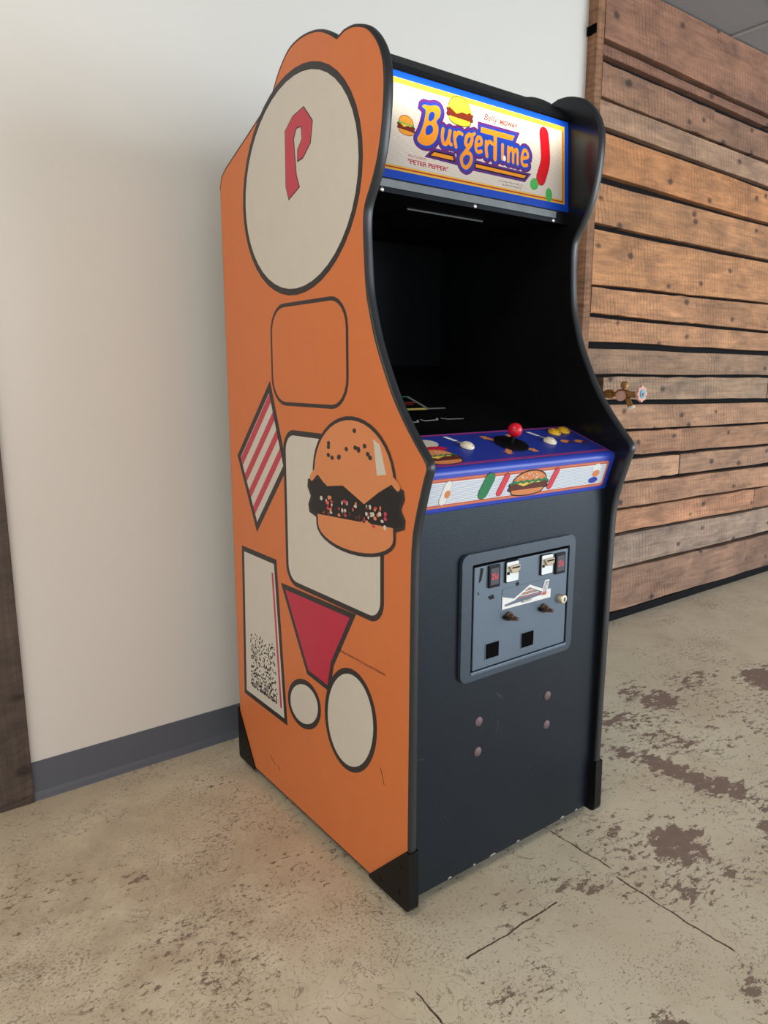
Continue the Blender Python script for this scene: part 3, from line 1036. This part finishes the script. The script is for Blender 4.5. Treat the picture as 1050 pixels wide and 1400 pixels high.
tl = area('sign_tube_light', (1.22, 1.335, 1.782), (1.22, 1.285, 1.745), 0.56, 0.02, 0.8, (1.0, 0.90, 0.72))

# ---- control panel
cpp = [(1.262, 1.0532), (1.114, 1.0014), (1.107, .9985), (1.103, .993), (1.1025, .986), (1.127, .905), (1.140, .905), (1.140, .96), (1.262, 1.04)]
CP = obj('control_panel', *prism_x(cpp, XI0 + 0.001, XI1 - 0.001), M_CPBLUE, CAB, smooth=True)
ta, tb = np.array([1.114, 1.0014]), np.array([1.262, 1.0532])
td = (tb - ta) / np.linalg.norm(tb - ta)
tn = np.array([-td[1], td[0]])
top_pt = lambda x, s, h: (XI0 + x / 1000, ta[0] + td[0] * s / 1000 + tn[0] * h, ta[1] + td[1] * s / 1000 + tn[1] * h)
K = Art()
K.poly(R(2, 614, 0, 156), 'blue', 0)
for k in range(24):
    K.poly(R(10, 606, 12 + k * 6, 14.5 + k * 6), 'navy', 1)
for bx in (R(7, 610, 8, 11), R(7, 610, 147, 150), R(7, 10, 8, 150), R(607, 610, 8, 150)):
    K.poly(bx, 'magenta', 2)
for bx in (R(4, 613, 2, 5), R(4, 613, 152, 154)):
    K.poly(bx, 'red', 2)
jc = (334, 80)
for ang in (20, 110, 200, 290):
    c, s = math.cos(math.radians(ang + 25)), math.sin(math.radians(ang + 25))
    f_ = lambda u, v: (jc[0] + u * c - v * s, jc[1] + u * s + v * c)
    K.poly([f_(34, -7), (f_(56, -7)), f_(56, -13), f_(72, 0), f_(56, 13), f_(56, 7), f_(34, 7)], 'peach', 3)
K.burger(96, 46, 92, 70, ('peach', 'cream', 'green', 'yellow', 'brown', 'black'), 3)
K.ell(110, 112, 30, 20, 'cream', 3)
K.ell(110, 84, 34, 12, 'crimson', 3)
for x, y in ((178, 140), (446, 136)):
    K.poly([(x, y), (x + 12, y), (x + 26, y - 26), (x + 14, y - 26)], 'white', 3)
    K.poly([(x + 15, y - 29), (x + 27, y - 29), (x + 32, y - 40), (x + 20, y - 40)], 'grey', 3)
for x, y in ((520, 70), (566, 64)):
    K.ell(x, y, 15, 9, 'peach', 3)
    K.ell(x + 12, y - 8, 10, 6, 'brown', 4)
K.layered('panel_overlay', CP, top_pt, PRINT, 0.0002)

fa, fb_ = np.array([1.127, .905]), np.array([1.1025, .986])
fd = (fb_ - fa) / np.linalg.norm(fb_ - fa)
fn_ = np.array([-fd[1], fd[0]])
front_pt = lambda x, s, h: (XI0 + x / 1000, fa[0] + fd[0] * s / 1000 + fn_[0] * h, fa[1] + fd[1] * s / 1000 + fn_[1] * h)
N = Art()
N.poly(rrect(20, 600, 11, 78, 9), 'border', 0)
N.poly(rrect(22, 598, 13, 76, 8), 'peach', 1)
N.poly(rrect(24.5, 595.5, 15.5, 73.5, 7), 'border', 2)
N.poly(rrect(28, 592, 19, 70, 5), 'white', 3)
for k in range(12):
    N.poly(R(30, 590, 21 + k * 4, 22.6 + k * 4), 'sky', 4)
N.burger(322, 45, 116, 58, ('peach', 'cream', 'green', 'yellow', 'brown', 'black'), 5)
# plain food-coloured shapes
N.stroke([(69, 28), (76, 62)], 22, 'grey', 5)
N.stroke([(69, 28), (76, 62)], 20, 'white', 6)
N.ell(78, 42, 8, 9, 'peach', 7)
N.stroke([(182, 34), (193, 66)], 31, 'black', 5)
N.stroke([(182, 34), (193, 66)], 29, 'green', 6)
for xa, xb in ((232, 244), (396, 408)):
    N.stroke([(xa, 30), (xb, 66)], 19, 'black', 5)
    N.stroke([(xa, 30), (xb, 66)], 17, 'pinkred', 6)
N.ell(556, 62, 15, 11, 'white', 5)
N.ell(558, 47, 13, 9, 'peach', 5)
N.ell(554, 30, 17, 8, 'blue', 5)
N.layered('front_strip_print', CP, front_pt, PRINT, 0.0002)

# joystick and buttons
nn = Vector((0, tn[0], tn[1]))
jb = Vector(top_pt(338, 78, 0.002))
JOY = obj('joystick', *lathe([(0.005, 0), (0.005, 0.018), (0.004, 0.024)], jb, nn, 12), M_GUARD, CAB, smooth=True)
obj('dust_washer', *lathe([(0.042, 0), (0.042, 0.002), (0.036, 0.003), (0.006, 0.003)], jb, nn, 28), M_GUARD, JOY, smooth=True)
rb = 0.0168
obj('ball_knob', *lathe([(max(0.0006, rb * math.sin(a)), 0.034 - rb * math.cos(a)) for a in np.linspace(0.02, math.pi - 0.02, 16)], jb, nn, 24), M_RED, JOY, smooth=True)


def button(x, s, m, r=0.0165):
    base = Vector(top_pt(x, s, 0.0012))
    b = obj('push_button', *lathe([(r, 0), (r, 0.003), (r * 0.92, 0.0055), (r * 0.72, 0.0055), (r * .70, .004)], base, nn, 24), m, CAB, smooth=True)
    obj('plunger', *lathe([(r * 0.68, 0.003), (r * 0.66, 0.0085), (r * 0.5, 0.0095), (r * 0.1, 0.009)], base, nn, 24), m, b, smooth=True)
    return b


for x, s, m in ((203, 82, M_WHITEP), (466, 72, M_WHITEP), (532, 118, M_YELP), (574, 124, M_YELP)):
    button(x, s, m)

# ---- coin door
oc = rrect(1.038, 1.411, .512, .806, 0.020)
ic = rrect(1.068, 1.390, .531, .781, 0.004)
frm = obj('coin_door_frame', *ring_y(oc, ic, YF - 0.009, YF), M_FRAME, CAB)
obj('door_recess', *box(1.068, 1.390, YF - 0.0012, YF, .531, .781), M_DARK, frm)
DY = YF - 0.006
door = obj('coin_door', *box(1.077, 1.387, DY, YF - 0.001, .534, .773, 0.001), M_COIN, CAB)
obj('frame_lip', *box(1.068, 1.390, YF - 0.011, YF - 0.006, .526, .533, 0.001), M_COIN, frm)
M_TAN = plain('tan_slot_metal', srgb(176, 160, 136), 0.35, 0.4)
MW = plain('bright_slot_plate', (0.80, 0.84, 0.84), 0.25, 0.15)
for xc, zc in ((1.191, .749), (1.308, .747)):
    p = obj('coin_slot', *prism_y(rrect(xc - .021, xc + .021, zc - .026, zc + .024, .003, 3), DY - 0.004, DY), M_GUARD, door)
    obj('slot_plate', *prism_y(rrect(xc - .019, xc + .019, zc - .024, zc + .022, .003, 3), DY - 0.0055, DY - 0.004), MW, door)
    cup = [(xc - .016, zc + .013), (xc + .016, zc + .015), (xc + .016, zc + .004), (xc + .006, zc - .004), (xc - .008, zc - .002)]
    obj('slot_nose', *prism_y(cup, DY - 0.013, DY - 0.0055), M_TAN, door)
    obj('coin_opening', *box(xc - .010, xc + .014, DY - 0.0136, DY - 0.0128, zc + .0085, zc + .0115), M_DARK, door)
    obj('slot_foot', *box(xc - .018, xc - .012, DY - 0.008, DY - 0.0055, zc - .006, zc + .0), M_GUARD, door)
    obj('slot_foot', *box(xc + .013, xc + .018, DY - 0.008, DY - 0.0055, zc - .004, zc + .002), M_GUARD, door)
for xc, zc in ((1.136, .747), (1.358, .742)):
    p = obj('price_insert', *box(xc - .019, xc + .016, DY - 0.005, DY, zc - .027, zc + .025, 0.0015), M_GUARD, door)
    obj('price_window', *box(xc - .014, xc + .011, DY - 0.0055, DY - 0.004, zc - .020, zc + .018), plain('price_window_grey', srgb(62, 62, 74), .3), door)
    t = Art()
    t.text('25¢', 0, 0, .019, 'pinkred', 0, bold=.0004, width=.021)
    t.layered('price_lettering', door, lambda a, b, h, xc=xc, zc=zc: (xc - .0125 + a, DY - 0.0057 - h, zc - .007 + b), PRINT)
# printed plate
obj('name_plate', *prism_y(rrect(1.164, 1.328, .661, .709, .003, 3), DY - 0.0012, DY), M_COIN, door)
NP = Art()
NP.poly([(0, 0), (164, 0), (164, 12), (150, 13), (14, 6), (8, 6), (8, 14), (0, 34)], 'white', 0)
NP.poly([(0, 30), (0, 12), (10, 11), (40, 15), (88, 38), (140, 17), (150, 14), (164, 12), (164, 22), (146, 22), (90, 44), (38, 20)], 'white', 1)
for k in range(5):
    NP.poly([(50 + k * 6, 17 + k * 4), (132 - k * 9, 17 + k * 4), (128 - k * 9, 19 + k * 4), (54 + k * 6, 19 + k * 4)], ['border', 'white', 'peach', 'white', 'peach'][k], 1)
NP.poly([(130, 12), (142, 46), (158, 46), (150, 12)], 'white', 2)
NP.poly([(134, 14), (144, 43), (155, 43), (148, 14)], 'grey', 3)
NP.stroke([(139, 16), (146, 40), (146, 26), (151, 40), (146, 16)], 2.4, 'white', 4)
NP.poly([(131, 10), (134, 18), (149, 18), (147, 10)], 'border', 4)
NP.text('MIDWAY', 62, 5, 9, 'grey', 4, bold=.2)
NP.layered('plate_print', door, lambda a, b, h: (1.164 + a / 1000, DY - 0.0012 - h, .661 + b / 1000), PRINT, 0.0002)
for x, z in ((1.186, .642), (1.305, .638)):
    kn = obj('return_knob', *lathe([(0.011, 0), (0.011, 0.005), (0.008, 0.007), (0.007, 0.018), (0.0045, 0.019), (0.0045, 0.030)], (x, DY, z), (0, -1, 0), 16), M_BROWNMETAL, door)
    obj('knob_tab', *box(x - 0.017, x - 0.008, DY - 0.008, DY, z - 0.004, z + 0.004, 0.001), M_GUARD, door)
obj('door_lock', *lathe([(0.012, 0), (0.012, 0.010), (0.010, 0.013), (0.004, 0.0135)], (1.366, DY, .651), (0, -1, 0), 20), plain('lock_brass', (0.62, 0.56, 0.45), .35, .7), door, smooth=True)
obj('keyhole', *box(1.3645, 1.3675, DY - 0.0142, DY - 0.0134, .6465, .6555), M_DARK, door)
for xc, zc in ((1.137, .571), (1.253, .571)):
    obj('return_chute', *ring_y(rrect(xc - .023, xc + .023, zc - .020, zc + .020, .001, 2), rrect(xc - .021, xc + .021, zc - .018, zc + .018, .001, 2), DY - 0.001, DY), M_COIN, door)
    obj('chute_shade_plate', *box(xc - .021, xc + .021, DY - 0.0007, DY, zc - .018, zc + .018), M_DARK, door)  # black sheet for the shade in the chute, no hole behind it
for pts in ([(1.094, .770), (1.104, .768), (1.098, .742), (1.090, .736), (1.091, .745)], [(1.118, .700), (1.136, .703), (1.140, .693), (1.126, .692)], [(1.206, .716), (1.216, .719), (1.220, .712), (1.210, .708)], [(1.086, .716), (1.092, .714), (1.091, .708)]):
    obj('worn_spot', *prism_y(pts, DY - 0.0003, DY), M_GUARD, door)

# ------------------------------------------------------------------ brass tap on the plank wall
TAP = root('hose_tap', (2.72, 2.106, 1.10), 'old brass hose tap sticking out between the wall planks', 'tap')
obj('pipe', *lathe([(0.011, 0), (0.011, 0.17)], (2.72, 2.106, 1.10), (0, -1, 0), 14), M_BRASS, TAP, smooth=True)
obj('hex_coupling', *lathe([(0.019, 0.08), (0.020, 0.083), (0.020, 0.117), (0.019, 0.12)], (2.72, 2.106, 1.10), (0, -1, 0), 6), M_BRASS, TAP)
obj('valve_body', *lathe([(0.010, 0.13), (0.020, 0.14), (0.024, 0.165), (0.020, 0.185), (0.013, 0.20), (0.013, 0.232), (0.008, 0.24)], (2.72, 2.106, 1.10), (0, -1, 0), 16), M_BRASS, TAP, smooth=True)
obj('side_cap', *lathe([(0.012, 0), (0.021, 0.006), (0.022, 0.020), (0.016, 0.026), (0.004, 0.027)], (2.705, 1.936, 1.095), (-1, -0.35, -0.05), 16), M_PINK, TAP, smooth=True)
obj('vacuum_cap', *lathe([(0.010, 0), (0.010, 0.020), (0.016, 0.022), (0.016, 0.040), (0.011, 0.046), (0.003, 0.047)], (2.72, 1.935, 1.108), (0, 0, 1), 16), M_BRASS, TAP, smooth=True)
sp_ = obj('spout', *lathe([(0.012, 0), (0.011, 0.035), (0.012, 0.055), (0.014, 0.058), (0.014, 0.066), (0.010, 0.067)], (2.72, 1.925, 1.100), (0, -0.45, -0.9), 14), M_BRASS, TAP, smooth=True)
obj('spout_ring', *lathe([(0.016, 0.058), (0.017, 0.060), (0.017, 0.068), (0.012, 0.069)], (2.72, 1.925, 1.100), (0, -0.45, -0.9), 14), M_WHITEP, sp_, smooth=True)
hv, hf = [], []
for k in range(40):
    a = 2 * math.pi * k / 40
    r = 0.032 + 0.0035 * math.cos(8 * a)
    hv.append((r * math.cos(a), r * math.sin(a)))
hw = obj('wheel_handle', *prism_y([(2.72 + a, 1.104 + b) for a, b in hv], 1.846, 1.858), M_PINK, TAP)
obj('stem', *lathe([(0.006, 0.235), (0.006, 0.268)], (2.72, 2.106, 1.102), (0, -1, 0), 10), M_BRASS, TAP)
obj('handle_disc', *lathe([(0.017, 0), (0.017, 0.003), (0.005, 0.004)], (2.72, 1.846, 1.104), (0, -1, 0), 18), M_BLUEP, hw)
